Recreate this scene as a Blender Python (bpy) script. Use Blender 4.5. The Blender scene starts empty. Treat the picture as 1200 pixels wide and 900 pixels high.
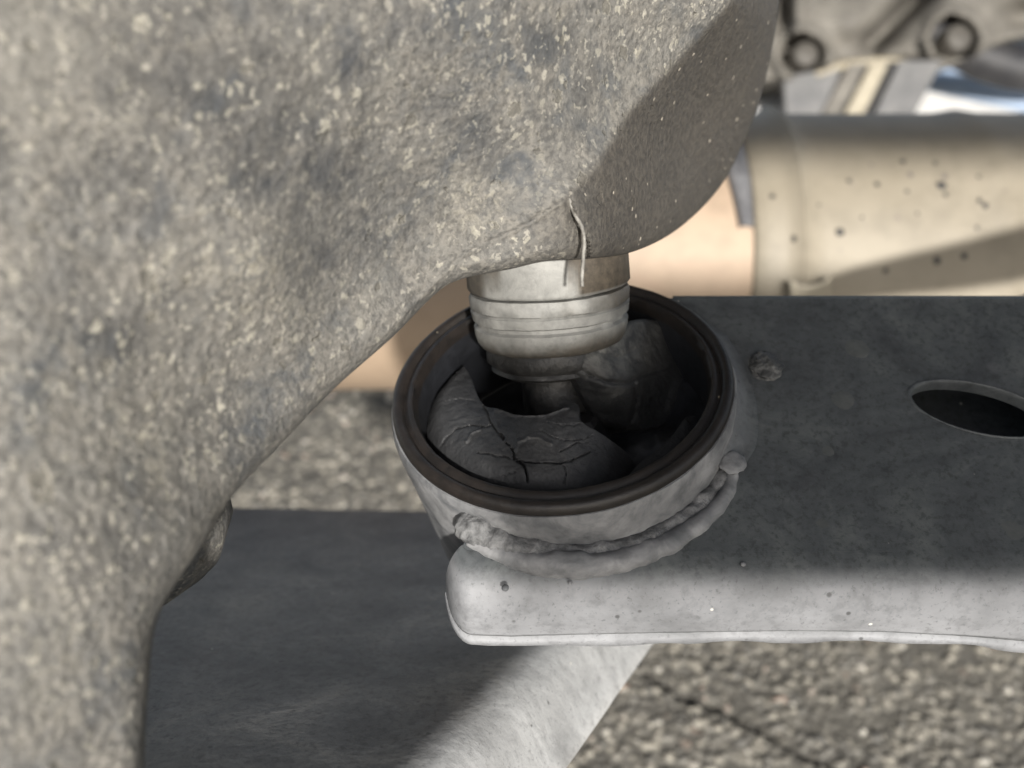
import bpy, bmesh, math, random
import numpy as np
from mathutils import Vector, noise as mnoise

random.seed(7)
rng = np.random.default_rng(11)
scene = bpy.context.scene
col = scene.collection

# ------------------------------------------------------------------ camera
PITCH = math.radians(34.0)
CAM = np.array([0.0, 0.0, 0.42])
TT = 0.5095                                   # tangent of half the horizontal field of view
cam_data = bpy.data.cameras.new('camera')
cam = bpy.data.objects.new('camera', cam_data)
col.objects.link(cam)
cam.location = CAM
cam.rotation_euler = (math.radians(90) - PITCH, 0, 0)
cam_data.sensor_width = 36.0
cam_data.lens = 18.0 / TT
cam_data.clip_start = 0.002
cam_data.clip_end = 500.0
cam_data.dof.use_dof = True
cam_data.dof.focus_distance = 0.186
cam_data.dof.aperture_fstop = 14.0
cam_data.dof.aperture_blades = 0
scene.camera = cam

# ------------------------------------------------------------------ daylight
SUN_EL = math.radians(28.0)
SUN_AZ = math.radians(8.0)                   # measured from straight behind the camera, minus = to its left
to_sun = Vector((math.sin(SUN_AZ) * math.cos(SUN_EL), -math.cos(SUN_AZ) * math.cos(SUN_EL), math.sin(SUN_EL)))
world = bpy.data.worlds.new('World')
scene.world = world
world.use_nodes = True
wn = world.node_tree
for n in list(wn.nodes):
    wn.nodes.remove(n)
sky = wn.nodes.new('ShaderNodeTexSky')
sky.sky_type = 'NISHITA'
sky.sun_disc = False
sky.sun_elevation = SUN_EL
sky.sun_rotation = math.atan2(to_sun.x, to_sun.y)
sky.air_density = 1.0
sky.dust_density = 2.0
bg = wn.nodes.new('ShaderNodeBackground')
bg.inputs['Strength'].default_value = 0.09
wo = wn.nodes.new('ShaderNodeOutputWorld')
hz = wn.nodes.new('ShaderNodeHueSaturation')          # hazy, less blue sky
hz.inputs['Saturation'].default_value = 0.55
wn.links.new(sky.outputs[0], hz.inputs['Color'])
wn.links.new(hz.outputs[0], bg.inputs[0])
wn.links.new(bg.outputs[0], wo.inputs[0])

sun_data = bpy.data.lights.new('sun', 'SUN')
sun_data.energy = 4.0
sun_data.angle = math.radians(2.0)
sun_data.color = (1.0, 0.965, 0.915)
sun = bpy.data.objects.new('sun', sun_data)
col.objects.link(sun)
sun.rotation_euler = (-to_sun).to_track_quat('-Z', 'Y').to_euler()

scene.view_settings.view_transform = 'Standard'
scene.view_settings.look = 'None'
scene.view_settings.gamma = 1.0
scene.view_settings.use_curve_mapping = False
scene.view_settings.exposure = 1.2
scene.render.engine = 'CYCLES'
scene.cycles.use_denoising = True
scene.cycles.max_bounces = 8
scene.cycles.diffuse_bounces = 5

# ------------------------------------------------------------------ helpers
RV = np.array([1.0, 0, 0])
FV = np.array([0, math.cos(PITCH), -math.sin(PITCH)])
UV = np.array([0, math.sin(PITCH), math.cos(PITCH)])

def W(c):
    """view-frame metres (right, up, forward) to world metres"""
    c = np.asarray(c, float)
    return CAM + c[..., 0:1] * RV + c[..., 1:2] * UV + c[..., 2:3] * FV

def PC(px, py, d):
    px, py, d = np.broadcast_arrays(np.asarray(px, float), np.asarray(py, float), np.asarray(d, float))
    k = TT / 600.0
    return np.stack([(px - 600) * k * d, -(py - 450) * k * d, d], -1)

def P(px, py, d):
    return W(PC(px, py, d))

def unit(v):
    v = np.asarray(v, float)
    return v / np.linalg.norm(v)

def new_mesh(name, verts, faces, mat=None, parent=None, smooth=True, sharp=None):
    me = bpy.data.meshes.new(name)
    me.from_pydata([tuple(map(float, v)) for v in verts], [], [tuple(map(int, f)) for f in faces])
    bm = bmesh.new()
    bm.from_mesh(me)
    bmesh.ops.recalc_face_normals(bm, faces=bm.faces)
    bm.to_mesh(me)
    bm.free()
    if smooth:
        for p in me.polygons:
            p.use_smooth = True
        if sharp:
            me.set_sharp_from_angle(angle=math.radians(sharp))
    if mat:
        me.materials.append(mat)
    o = bpy.data.objects.new(name, me)
    col.objects.link(o)
    if parent:
        o.parent = parent
    return o

def from_bm(name, bm, mat=None, parent=None, smooth=True, sharp=None):
    me = bpy.data.meshes.new(name)
    bmesh.ops.recalc_face_normals(bm, faces=bm.faces)
    bm.to_mesh(me)
    bm.free()
    if smooth:
        for p in me.polygons:
            p.use_smooth = True
        if sharp:
            me.set_sharp_from_angle(angle=math.radians(sharp))
    if mat:
        me.materials.append(mat)
    o = bpy.data.objects.new(name, me)
    col.objects.link(o)
    if parent:
        o.parent = parent
    return o

def empty(name, loc, label, cat, group=None):
    o = bpy.data.objects.new(name, None)
    o.empty_display_size = 0.02
    col.objects.link(o)
    # parts are written in world metres, so the empty stays at the origin of its parts
    tag(o, label, cat, group)
    return o

def tag(o, label=None, cat=None, group=None, kind=None):
    if label: o['label'] = label
    if cat: o['category'] = cat
    if group: o['group'] = group
    if kind: o['kind'] = kind
    return o

def catmull(pts, n):
    pts = np.asarray(pts, float)
    seg = np.linalg.norm(np.diff(pts, axis=0), axis=1)
    t = np.concatenate([[0], np.cumsum(np.sqrt(seg))])
    m = np.zeros_like(pts)
    m[1:-1] = (pts[2:] - pts[:-2]) / (t[2:] - t[:-2])[:, None]
    m[0] = (pts[1] - pts[0]) / (t[1] - t[0]); m[-1] = (pts[-1] - pts[-2]) / (t[-1] - t[-2])
    u = np.linspace(0, t[-1], n)
    i = np.clip(np.searchsorted(t, u, side='right') - 1, 0, len(pts) - 2)
    h = (t[i + 1] - t[i]); x = (u - t[i]) / h
    h00 = 2 * x**3 - 3 * x**2 + 1; h10 = x**3 - 2 * x**2 + x; h01 = -2 * x**3 + 3 * x**2; h11 = x**3 - x**2
    return h00[:, None] * pts[i] + (h10 * h)[:, None] * m[i] + h01[:, None] * pts[i + 1] + (h11 * h)[:, None] * m[i + 1]

def tps(ctrl):
    """thin-plate spline through (x, y, value) points"""
    c = np.asarray(ctrl, float); n = len(c)
    s = 300.0
    xy = c[:, :2] / s
    def ker(r2): return np.where(r2 > 0, 0.5 * r2 * np.log(np.maximum(r2, 1e-12)), 0)
    d2 = ((xy[:, None] - xy[None]) ** 2).sum(-1)
    A = np.zeros((n + 3, n + 3)); A[:n, :n] = ker(d2) + np.eye(n) * 1e-4
    A[:n, n] = 1; A[:n, n + 1:] = xy; A[n, :n] = 1; A[n + 1:, :n] = xy.T
    w = np.linalg.solve(A, np.concatenate([c[:, 2], [0, 0, 0]]))
    def f(x, y):
        x = np.asarray(x, float) / s; y = np.asarray(y, float) / s
        out = w[n] + w[n + 1] * x + w[n + 2] * y
        for i in range(n):
            out = out + w[i] * ker((x - xy[i, 0]) ** 2 + (y - xy[i, 1]) ** 2)
        return out
    return f

def polydist(x, y, line):
    """distance and signed side of points from a polyline (positive = left of its direction in image axes)"""
    line = np.asarray(line, float)
    best = np.full(np.shape(x), 1e9); side = np.zeros(np.shape(x))
    for a, b in zip(line[:-1], line[1:]):
        d = b - a; L = d @ d
        t = np.clip(((x - a[0]) * d[0] + (y - a[1]) * d[1]) / L, 0, 1)
        dx = x - a[0] - t * d[0]; dy = y - a[1] - t * d[1]
        r = np.hypot(dx, dy)
        s = np.sign(d[0] * dy - d[1] * dx)
        k = r < best
        best = np.where(k, r, best); side = np.where(k, s, side)
    return best, side

def vnoise(p, freq, octaves=3, seed=0.0):
    """value noise of points p (n,3) in metres, about -1..1, numpy"""
    p = np.asarray(p, float) * freq + seed
    out = np.zeros(len(p)); amp = 1.0; tot = 0
    for o in range(octaves):
        i = np.floor(p).astype(np.int64); f = p - i
        f = f * f * (3 - 2 * f)
        def h(dx, dy, dz):
            n = (i[:, 0] + dx) * 374761393 + (i[:, 1] + dy) * 668265263 + (i[:, 2] + dz) * 2147483647 + o * 1013
            n = (n ^ (n >> 13)) * 1274126177
            n = n ^ (n >> 16)
            return (n & 0xFFFF) / 32767.5 - 1
        v = 0
        for dx in (0, 1):
            for dy in (0, 1):
                for dz in (0, 1):
                    v = v + h(dx, dy, dz) * (f[:, 0] if dx else 1 - f[:, 0]) * (f[:, 1] if dy else 1 - f[:, 1]) * (f[:, 2] if dz else 1 - f[:, 2])
        out += v * amp; tot += amp
        amp *= 0.5; p = p * 2.03 + 17.3
    return out / tot

def grid_faces(nu, nv, wrap_v=False, off=0):
    f = []
    for i in range(nu - 1):
        for j in range(nv if wrap_v else nv - 1):
            j2 = (j + 1) % nv
            f.append((off + i * nv + j, off + i * nv + j2, off + (i + 1) * nv + j2, off + (i + 1) * nv + j))
    return f

def frame_of(axis, hint=(1.0, 0.0, 0.0)):
    a = unit(axis)
    e1 = np.asarray(hint, float); e1 = unit(e1 - a * (e1 @ a))
    e2 = np.cross(a, e1)
    return a, e1, e2

def lathe(name, prof, origin, axis, mat, parent=None, seg=96, hint=(1, 0, 0), amp=0.0, freq=300, sharp=40, arc=None, bump=None, close=False):
    """profile of (t along the axis, radius) turned about an axis given in world metres"""
    a, e1, e2 = frame_of(axis, hint)
    o = np.asarray(origin, float)
    prof = np.asarray(prof, float)
    full = arc is None
    th = np.linspace(0, 2 * math.pi, seg, endpoint=False) if full else np.radians(np.linspace(arc[0], arc[1], seg))
    T = prof[:, 0][:, None]; Rr = prof[:, 1][:, None]
    pts = o + T[..., None] * a + Rr[..., None] * (np.cos(th)[None, :, None] * e1 + np.sin(th)[None, :, None] * e2)
    flat = pts.reshape(-1, 3)
    rad = (np.cos(th)[:, None] * e1 + np.sin(th)[:, None] * e2)
    if amp:
        n = vnoise(flat, freq, 3)
        flat = flat + np.tile(rad, (len(prof), 1)) * (n * amp)[:, None] + a * (vnoise(flat, freq, 2, 91.7) * amp * 0.6)[:, None]
    if bump is not None:
        flat = bump(flat, np.tile(rad, (len(prof), 1)), a)
    f = grid_faces(len(prof), seg, full)
    if close:                                  # join last ring to first: a closed tube section
        n0 = (len(prof) - 1) * seg
        for j in range(seg if full else seg - 1):
            j2 = (j + 1) % seg
            f.append((n0 + j, n0 + j2, j2, j))
    return new_mesh(name, flat, f, mat, parent, sharp=sharp)

def sweep(name, path, rad, mat, parent=None, seg=12, amp=0, freq=300, squash=1.0, caps=True, sharp=None, up=None):
    path = np.asarray(path, float); n = len(path)
    rad = np.broadcast_to(np.asarray(rad, float), (n,))
    tan = np.gradient(path, axis=0); tan /= np.linalg.norm(tan, axis=1)[:, None]
    u = np.array([0.13, 0.2, 0.97]) if up is None else np.asarray(up, float)
    pts = []
    for i in range(n):
        e1 = u - tan[i] * (u @ tan[i]); e1 /= np.linalg.norm(e1)
        e2 = np.cross(tan[i], e1)
        for k in range(seg):
            th = 2 * math.pi * k / seg
            pts.append(path[i] + rad[i] * (math.cos(th) * e1 * squash + math.sin(th) * e2))
    pts = np.array(pts)
    if amp:
        c = np.repeat(path, seg, axis=0)
        d = pts - c; L = np.linalg.norm(d, axis=1)[:, None] + 1e-9
        pts = pts + d / L * (vnoise(pts, freq, 3) * amp)[:, None]
    f = grid_faces(n, seg, True)
    if caps:
        f.append(tuple(range(seg))); f.append(tuple(range((n - 1) * seg, n * seg)))
    return new_mesh(name, pts, f, mat, parent, sharp=sharp)

def blob(name, centre, size, nrm, mt, parent, amp=.3, flat=.5, seed=0, n=(18, 12), freq=2.2):
    a, e1, e2 = frame_of(nrm, (1, .1, .05))
    bm = bmesh.new()
    bmesh.ops.create_uvsphere(bm, u_segments=n[0] * 2, v_segments=n[1] * 2, radius=1)
    v = np.array([x.co[:] for x in bm.verts])
    k = 1 + amp * vnoise(v, freq, 3, seed + 3.3)
    for x, c, f in zip(bm.verts, v, k):
        p = centre + size * f * (c[0] * e1 + c[1] * e2 + c[2] * flat * a)
        x.co = Vector(p)
    return from_bm(name, bm, mt, parent)
def inside(x, y, poly):
    poly = np.asarray(poly, float)
    r = np.zeros(np.shape(x), bool)
    j = len(poly) - 1
    for i in range(len(poly)):
        xi, yi = poly[i]; xj, yj = poly[j]
        c = ((yi > y) != (yj > y)) & (x < (xj - xi) * (y - yi) / (yj - yi + 1e-12) + xi)
        r ^= c
        j = i
    return r

def poly_grid(poly, step, holes=()):
    """grid vertices and quads filling a polygon, edge vertices pulled onto its outline"""
    poly = np.asarray(poly, float)
    x0, y0 = poly.min(0) - step; x1, y1 = poly.max(0) + step
    gx = np.arange(x0, x1, step); gy = np.arange(y0, y1, step)
    X, Y = np.meshgrid(gx, gy)
    cx = X[:-1, :-1] + step / 2; cy = Y[:-1, :-1] + step / 2
    m = inside(cx, cy, poly)
    for hl in holes: m &= ~inside(cx, cy, hl)
    idx = -np.ones(X.shape, int); verts = []; faces = []
    for i, j in zip(*np.nonzero(m)):
        q = []
        for a, b in ((i, j), (i, j + 1), (i + 1, j + 1), (i + 1, j)):
            if idx[a, b] < 0:
                idx[a, b] = len(verts); verts.append((X[a, b], Y[a, b]))
            q.append(idx[a, b])
        faces.append(q)
    v = np.array(verts)
    cnt = {}
    for q in faces:
        for a, b in zip(q, q[1:] + q[:1]):
            k = (min(a, b), max(a, b)); cnt[k] = cnt.get(k, 0) + 1
    be = [k for k, c in cnt.items() if c == 1]
    bset = sorted({i for k in be for i in k})
    loops = [np.vstack([q, q[:1]]) for q in [poly] + [np.asarray(h) for h in holes]]
    sa = np.vstack([q[:-1] for q in loops]); sb = np.vstack([q[1:] for q in loops])
    sd = sb - sa; sl2 = (sd ** 2).sum(1) + 1e-18
    for i in bset:
        p = v[i]
        t = np.clip(((p - sa) * sd).sum(1) / sl2, 0, 1)
        q = sa + t[:, None] * sd
        v[i] = q[np.argmin(((p - q) ** 2).sum(1))]
    return v, faces, be

# ------------------------------------------------------------------ materials
def mat(name, base=(0.5, 0.5, 0.5), rough=0.7, metal=0.0, spec=0.5):
    m = bpy.data.materials.new(name)
    m.use_nodes = True
    b = m.node_tree.nodes['Principled BSDF']
    b.inputs['Base Color'].default_value = (*base, 1)
    b.inputs['Roughness'].default_value = rough
    b.inputs['Metallic'].default_value = metal
    b.inputs['Specular IOR Level'].default_value = spec
    return m

class NT:
    def __init__(self, m):
        self.t = m.node_tree; self.b = self.t.nodes['Principled BSDF']
        self.co = self.t.nodes.new('ShaderNodeTexCoord').outputs['Object']
    def n(self, typ, **kw):
        nd = self.t.nodes.new(typ)
        for k, v in kw.items(): setattr(nd, k, v)
        return nd
    def L(self, a, b): self.t.links.new(a, b)
    def noise(self, scale, detail=4, rough=0.55, dist=0.0, co=None):
        nd = self.n('ShaderNodeTexNoise')
        nd.inputs['Scale'].default_value = scale; nd.inputs['Detail'].default_value = detail
        nd.inputs['Roughness'].default_value = rough; nd.inputs['Distortion'].default_value = dist
        self.L(co or self.co, nd.inputs['Vector'])
        return nd.outputs['Fac']
    def warp(self, scale, amt):
        nd = self.n('ShaderNodeTexNoise'); nd.inputs['Scale'].default_value = scale; nd.inputs['Detail'].default_value = 3
        self.L(self.co, nd.inputs['Vector'])
        a = self.n('ShaderNodeVectorMath', operation='SUBTRACT'); self.L(nd.outputs['Color'], a.inputs[0]); a.inputs[1].default_value = (.5, .5, .5)
        s = self.n('ShaderNodeVectorMath', operation='SCALE'); self.L(a.outputs[0], s.inputs[0]); s.inputs['Scale'].default_value = amt
        d = self.n('ShaderNodeVectorMath', operation='ADD'); self.L(self.co, d.inputs[0]); self.L(s.outputs[0], d.inputs[1])
        return d.outputs[0]
    def vor(self, scale, feature='F1', out='Distance', co=None, rnd=1.0):
        nd = self.n('ShaderNodeTexVoronoi', feature=feature)
        nd.inputs['Scale'].default_value = scale; nd.inputs['Randomness'].default_value = rnd
        self.L(co or self.co, nd.inputs['Vector'])
        return nd.outputs[out]
    def ramp(self, fac, stops, interp='LINEAR'):
        nd = self.n('ShaderNodeValToRGB'); nd.color_ramp.interpolation = interp
        el = nd.color_ramp.elements
        while len(el) > 1: el.remove(el[-1])
        el[0].position = stops[0][0]; c = stops[0][1]; el[0].color = (c, c, c, 1) if isinstance(c, (int, float)) else (*c, 1)
        for p, c in stops[1:]:
            e = el.new(p); e.color = (c, c, c, 1) if isinstance(c, (int, float)) else (*c, 1)
        self.L(fac, nd.inputs[0])
        return nd.outputs[0]
    def mix(self, fac, a, b, typ='MIX'):
        nd = self.n('ShaderNodeMix', data_type='RGBA', blend_type=typ)
        for s, v in ((0, fac), (6, a), (7, b)):
            if hasattr(v, 'is_linked') or hasattr(v, 'links'): self.L(v, nd.inputs[s])
            elif s == 0: nd.inputs[0].default_value = v
            else: nd.inputs[s].default_value = (*v, 1)
        return nd.outputs[2]
    def mth(self, op, a, b=0.0, clamp=False):
        nd = self.n('ShaderNodeMath', operation=op, use_clamp=clamp)
        for i, v in enumerate((a, b)):
            if hasattr(v, 'links'): self.L(v, nd.inputs[i])
            else: nd.inputs[i].default_value = v
        return nd.outputs[0]
    def bump(self, h, strength=0.5, dist=0.001):
        nd = self.n('ShaderNodeBump')
        nd.inputs['Strength'].default_value = strength; nd.inputs['Distance'].default_value = dist
        self.L(h, nd.inputs['Height']); self.L(nd.outputs[0], self.b.inputs['Normal'])
    def color(self, c): self.L(c, self.b.inputs['Base Color'])
    def rough(self, r): self.L(r, self.b.inputs['Roughness'])
    def spots(self, scale, size, keep, co=None):
        """scattered round spots: the share `keep` of the cells carries one"""
        nd = self.n('ShaderNodeTexVoronoi'); nd.inputs['Scale'].default_value = scale
        self.L(co or self.co, nd.inputs['Vector'])
        sep = self.n('ShaderNodeSeparateColor'); self.L(nd.outputs['Color'], sep.inputs[0])
        rr = self.mth('MULTIPLY', sep.outputs[1], size)
        rr = self.mth('ADD', rr, size * 0.35)
        a = self.mth('SUBTRACT', rr, nd.outputs['Distance'])
        a = self.mth('MULTIPLY', a, 14.0, clamp=True)
        k = self.mth('LESS_THAN', sep.outputs[0], keep)
        return self.mth('MULTIPLY', a, k)

# dirty cast aluminium of the knuckle
def make_cast():
    m = mat('dirty_cast_metal', rough=0.75, spec=0.35); t = NT(m)
    big = t.noise(28, 4, 0.6, 0.5)
    mid = t.noise(170, 5, 0.65, 0.6)
    fine = t.noise(900, 4, 0.7)
    base = t.ramp(big, [(0.3, (0.080, 0.077, 0.071)), (0.48, (0.118, 0.113, 0.102)), (0.7, (0.098, 0.096, 0.092))])
    c = t.mix(t.ramp(mid, [(0.38, 0.0), (0.62, 1.0)]), base, (0.135, 0.126, 0.110))
    c = t.mix(t.ramp(fine, [(0.40, 0.6), (0.54, 0.0)]), c, (0.04, 0.039, 0.037))
    c = t.mix(t.mth('MULTIPLY', t.ramp(t.noise(22, 6, 0.7, 1.6), [(0.52, 0.0), (0.64, 1.0)]), t.ramp(mid, [(0.3, 1.0), (0.7, 0.25)])), c, (0.042, 0.041, 0.039))
    c = t.mix(t.mth('MULTIPLY', t.ramp(t.noise(30, 6, 0.7, 1.2, t.warp(9, .03)), [(0.56, 0.0), (0.70, 0.5)]), 1.0), c, (0.18, 0.17, 0.148))
    blue = t.mth('MULTIPLY', t.ramp(t.noise(45, 3, 0.6, 1.0), [(0.52, 0.0), (0.66, 1.0)]), t.ramp(mid, [(0.4, 1.0), (0.6, 0.1)]))
    c = t.mix(t.mth('MULTIPLY', blue, 0.8), c, (0.047, 0.051, 0.055))
    co = t.warp(700, 0.0035)
    clus = t.ramp(t.noise(38, 3, 0.6, 0.6), [(0.38, 0.3), (0.56, 1.0)])
    for sc, sz, kp, colr in ((260, 0.30, 0.30, (0.36, 0.335, 0.27)), (480, 0.34, 0.45, (0.33, 0.31, 0.25)), (800, 0.36, 0.45, (0.33, 0.31, 0.26)), (130, 0.20, 0.09, (0.38, 0.35, 0.27))):
        s = t.mth('MULTIPLY', t.spots(sc, sz, kp, co), clus)
        c = t.mix(t.mth('MULTIPLY', s, 0.52), c, colr)
    pit = t.spots(260, 0.26, 0.3, co)
    c = t.mix(t.mth('MULTIPLY', pit, 0.7), c, (0.05, 0.047, 0.042))
    ga = t.n('ShaderNodeAttribute', attribute_name='grime')
    brk = t.ramp(t.noise(150, 5, 0.7, 0.8), [(0.34, 0.0), (0.58, 1.0)])
    c = t.mix(t.mth('MULTIPLY', ga.outputs['Fac'], brk), c, (0.032, 0.034, 0.037))
    ma = t.n('ShaderNodeAttribute', attribute_name='mud')
    c = t.mix(t.mth('MULTIPLY', t.mth('MULTIPLY', ma.outputs['Fac'], .7), t.ramp(t.noise(480, 5, 0.75, 0.8), [(0.48, 0.0), (0.58, 1.0)])), c, (0.27, 0.25, 0.20))
    # underside right of the parting ridge: rough brown casting, its shade painted in too
    at = t.n('ShaderNodeAttribute', attribute_name='bare_shade')
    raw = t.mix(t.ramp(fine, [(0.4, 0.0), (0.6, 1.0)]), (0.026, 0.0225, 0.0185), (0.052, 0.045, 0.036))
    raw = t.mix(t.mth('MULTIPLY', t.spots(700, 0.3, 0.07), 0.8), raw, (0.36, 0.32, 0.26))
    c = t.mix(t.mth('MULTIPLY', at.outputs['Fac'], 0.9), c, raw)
    t.color(c)
    h = t.mth('ADD', t.mth('MULTIPLY', mid, 0.25), t.mth('MULTIPLY', fine, 0.8))
    h = t.mth('SUBTRACT', h, t.mth('MULTIPLY', pit, 0.5))
    h = t.mth('MULTIPLY', h, t.ramp(t.noise(26, 3, 0.6), [(0.35, 0.45), (0.65, 1.15)]))
    t.bump(h, 1.0, 0.0009)
    return m

# dusty grey paint on the arms; shade on their tops painted in, beside seam grime
def make_arm(name, tone, shade_dirt_tone):
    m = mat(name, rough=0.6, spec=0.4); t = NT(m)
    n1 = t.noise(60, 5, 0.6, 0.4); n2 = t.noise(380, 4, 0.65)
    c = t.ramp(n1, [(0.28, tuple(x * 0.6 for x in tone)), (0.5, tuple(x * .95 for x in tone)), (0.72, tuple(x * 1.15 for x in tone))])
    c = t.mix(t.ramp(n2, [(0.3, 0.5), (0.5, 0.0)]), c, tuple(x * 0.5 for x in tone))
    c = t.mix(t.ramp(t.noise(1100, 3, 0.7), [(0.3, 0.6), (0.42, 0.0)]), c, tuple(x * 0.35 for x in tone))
    at = t.n('ShaderNodeAttribute', attribute_name='shade_dirt')
    top = t.ramp(t.noise(38, 7, 0.7, 1.2), [(0.3, (shade_dirt_tone[0] * .5, shade_dirt_tone[1] * .5, shade_dirt_tone[2] * .53)), (0.52, shade_dirt_tone), (0.72, (shade_dirt_tone[0] * 1.7, shade_dirt_tone[1] * 1.65, shade_dirt_tone[2] * 1.55))])
    top = t.mix(t.ramp(t.noise(700, 3, 0.7), [(0.36, 0.6), (0.5, 0.0)]), top, tuple(x * .35 for x in shade_dirt_tone))
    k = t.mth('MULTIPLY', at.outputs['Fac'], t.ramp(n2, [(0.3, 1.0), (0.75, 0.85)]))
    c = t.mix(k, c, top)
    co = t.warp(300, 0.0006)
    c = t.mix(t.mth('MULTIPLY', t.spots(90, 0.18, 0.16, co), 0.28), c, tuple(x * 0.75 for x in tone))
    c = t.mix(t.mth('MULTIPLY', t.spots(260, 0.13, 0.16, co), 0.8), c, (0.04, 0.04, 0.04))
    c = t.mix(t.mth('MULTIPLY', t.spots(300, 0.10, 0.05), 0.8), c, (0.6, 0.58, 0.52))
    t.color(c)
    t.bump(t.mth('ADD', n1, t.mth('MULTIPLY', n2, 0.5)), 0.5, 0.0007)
    return m

def make_noisy(name, c0, c1, scale, rough=0.7, metal=0.0, bump=0.4, bd=0.0005, spec=0.4, fine=3.0, extra=None):
    m = mat(name, rough=rough, metal=metal, spec=spec); t = NT(m)
    n = t.noise(scale, 5, 0.62, 0.5); f = t.noise(scale * fine, 4, 0.65)
    c = t.ramp(n, [(0.32, c0), (0.68, c1)])
    c = t.mix(t.ramp(f, [(0.3, 0.4), (0.52, 0.0)]), c, tuple(x * 0.6 for x in c0))
    if extra: c = extra(t, c)
    t.color(c)
    t.bump(t.mth('ADD', n, t.mth('MULTIPLY', f, 0.6)), bump, bd)
    return m

M = {}
M['cast'] = make_cast()
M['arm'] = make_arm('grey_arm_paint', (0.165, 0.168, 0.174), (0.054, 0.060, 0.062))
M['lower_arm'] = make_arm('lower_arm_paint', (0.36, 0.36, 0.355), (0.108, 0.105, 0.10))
M['sleeve'] = make_noisy('grey_sleeve_paint', (0.075, 0.078, 0.082), (0.235, 0.235, 0.236), 110, rough=0.6, bump=0.4)
M['weld'] = make_noisy('sooty_weld', (0.035, 0.036, 0.037), (0.19, 0.19, 0.19), 210, rough=0.65, bump=0.8, bd=0.001)
M['ring'] = make_noisy('rusty_dark_ring', (0.007, 0.006, 0.0055), (0.016, 0.0125, 0.0105), 240, rough=0.5, bump=0.3,
                       extra=lambda t, c: t.mix(t.mth('MULTIPLY', t.spots(420, 0.2, 0.04), 0.8), c, (0.3, 0.26, 0.2)))
M['rubber'] = make_noisy('black_rubber', (0.006, 0.0065, 0.008), (0.014, 0.015, 0.018), 200, rough=0.55, bump=0.35, bd=0.0005)
def pad_dust(t, c):
    at = t.n('ShaderNodeAttribute', attribute_name='dust')
    f = t.mth('MULTIPLY', at.outputs['Fac'], t.ramp(t.noise(420, 5, 0.7), [(0.3, 0.35), (0.65, 1.0)]))
    return t.mix(f, c, (0.085, 0.085, 0.085))
M['rubber_top'] = make_noisy('dusty_rubber', (0.011, 0.0115, 0.013), (0.026, 0.0265, 0.028), 190, rough=0.7, bump=0.7, bd=0.0006, extra=pad_dust)
def lump_dust(t, c):
    at = t.n('ShaderNodeAttribute', attribute_name='dust')
    return t.mix(t.mth('MULTIPLY', at.outputs['Fac'], t.ramp(t.noise(260, 5, 0.7, .5), [(0.36, 0.1), (0.62, 1.0)])), c, (0.13, 0.128, 0.118))
M['lump'] = make_noisy('grimy_lump', (0.007, 0.0074, 0.0084), (0.020, 0.0205, 0.021), 150, rough=0.65, bump=0.7, bd=0.0008, extra=lump_dust)
M['neck'] = make_noisy('black_grease', (0.005, 0.005, 0.0053), (0.038, 0.037, 0.035), 170, rough=0.5, bump=0.6, bd=0.0008)
M['hub'] = make_noisy('grimy_hub', (0.014, 0.014, 0.014), (0.055, 0.053, 0.05), 160, rough=0.6, bump=0.6, bd=0.0008)
def brownish(t, c):
    at = t.n('ShaderNodeAttribute', attribute_name='brown_mask')
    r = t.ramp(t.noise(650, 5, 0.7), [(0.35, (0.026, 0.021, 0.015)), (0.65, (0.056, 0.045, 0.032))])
    return t.mix(at.outputs['Fac'], c, r)  # brown tone laid over by the mask
M['stud'] = make_noisy('dusty_stud_metal', (0.115, 0.114, 0.107), (0.21, 0.207, 0.192), 150, rough=0.65, metal=0.0, bump=0.4, extra=brownish)
def muffler_specks(t, c):
    co = t.warp(120, 0.004)
    c = t.mix(t.mth('MULTIPLY', t.spots(48, 0.13, 1.0, co), 0.9), c, (0.07, 0.06, 0.065))
    return t.mix(t.mth('MULTIPLY', t.spots(95, 0.12, 1.0, co), 0.75), c, (0.12, 0.10, 0.09))
M['muffler'] = make_noisy('cream_muffler_shell', (0.175, 0.153, 0.115), (0.215, 0.19, 0.147), 18, rough=0.6, bump=0.05, bd=0.002, extra=muffler_specks)
M['pipe'] = make_noisy('peach_pipe', (0.26, 0.195, 0.137), (0.30, 0.226, 0.162), 16, rough=0.6, bump=0.05, bd=0.002,
                       extra=lambda t, c: t.mix(t.mth('MULTIPLY', t.ramp(t.noise(40, 5, 0.7, 1.5), [(0.58, 0.0), (0.72, 1.0)]), 0.4), c, (0.27, 0.18, 0.13)))
M['clamp'] = make_noisy('grey_clamp', (0.07, 0.07, 0.075), (0.16, 0.16, 0.165), 60, rough=0.5, metal=0.2, bump=0.2)
M['gearbox'] = make_noisy('grey_beige_casting', (0.085, 0.078, 0.067), (0.135, 0.125, 0.107), 30, rough=0.7, bump=0.3, bd=0.002)
M['bolt'] = make_noisy('bolt_steel', (0.045, 0.041, 0.035), (0.07, 0.064, 0.055), 120, rough=0.6, metal=0.2, bump=0.2)
M['dark'] = make_noisy('dark_metal', (0.012, 0.012, 0.014), (0.03, 0.029, 0.029), 30, rough=0.6, bump=0.2)
M['strut'] = make_noisy('grey_strut', (0.055, 0.055, 0.056), (0.10, 0.098, 0.095), 40, rough=0.5, bump=0.1)
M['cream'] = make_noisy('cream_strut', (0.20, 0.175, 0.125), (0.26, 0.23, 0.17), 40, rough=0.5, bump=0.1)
M['weld_dark'] = make_noisy('dark_weld_spatter', (0.02, 0.021, 0.021), (0.10, 0.10, 0.096), 260, rough=0.5, bump=0.8, bd=0.001)
M['drop'] = make_noisy('dried_drop', (0.055, 0.06, 0.059), (0.078, 0.082, 0.08), 200, rough=0.6, bump=0.2)
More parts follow.
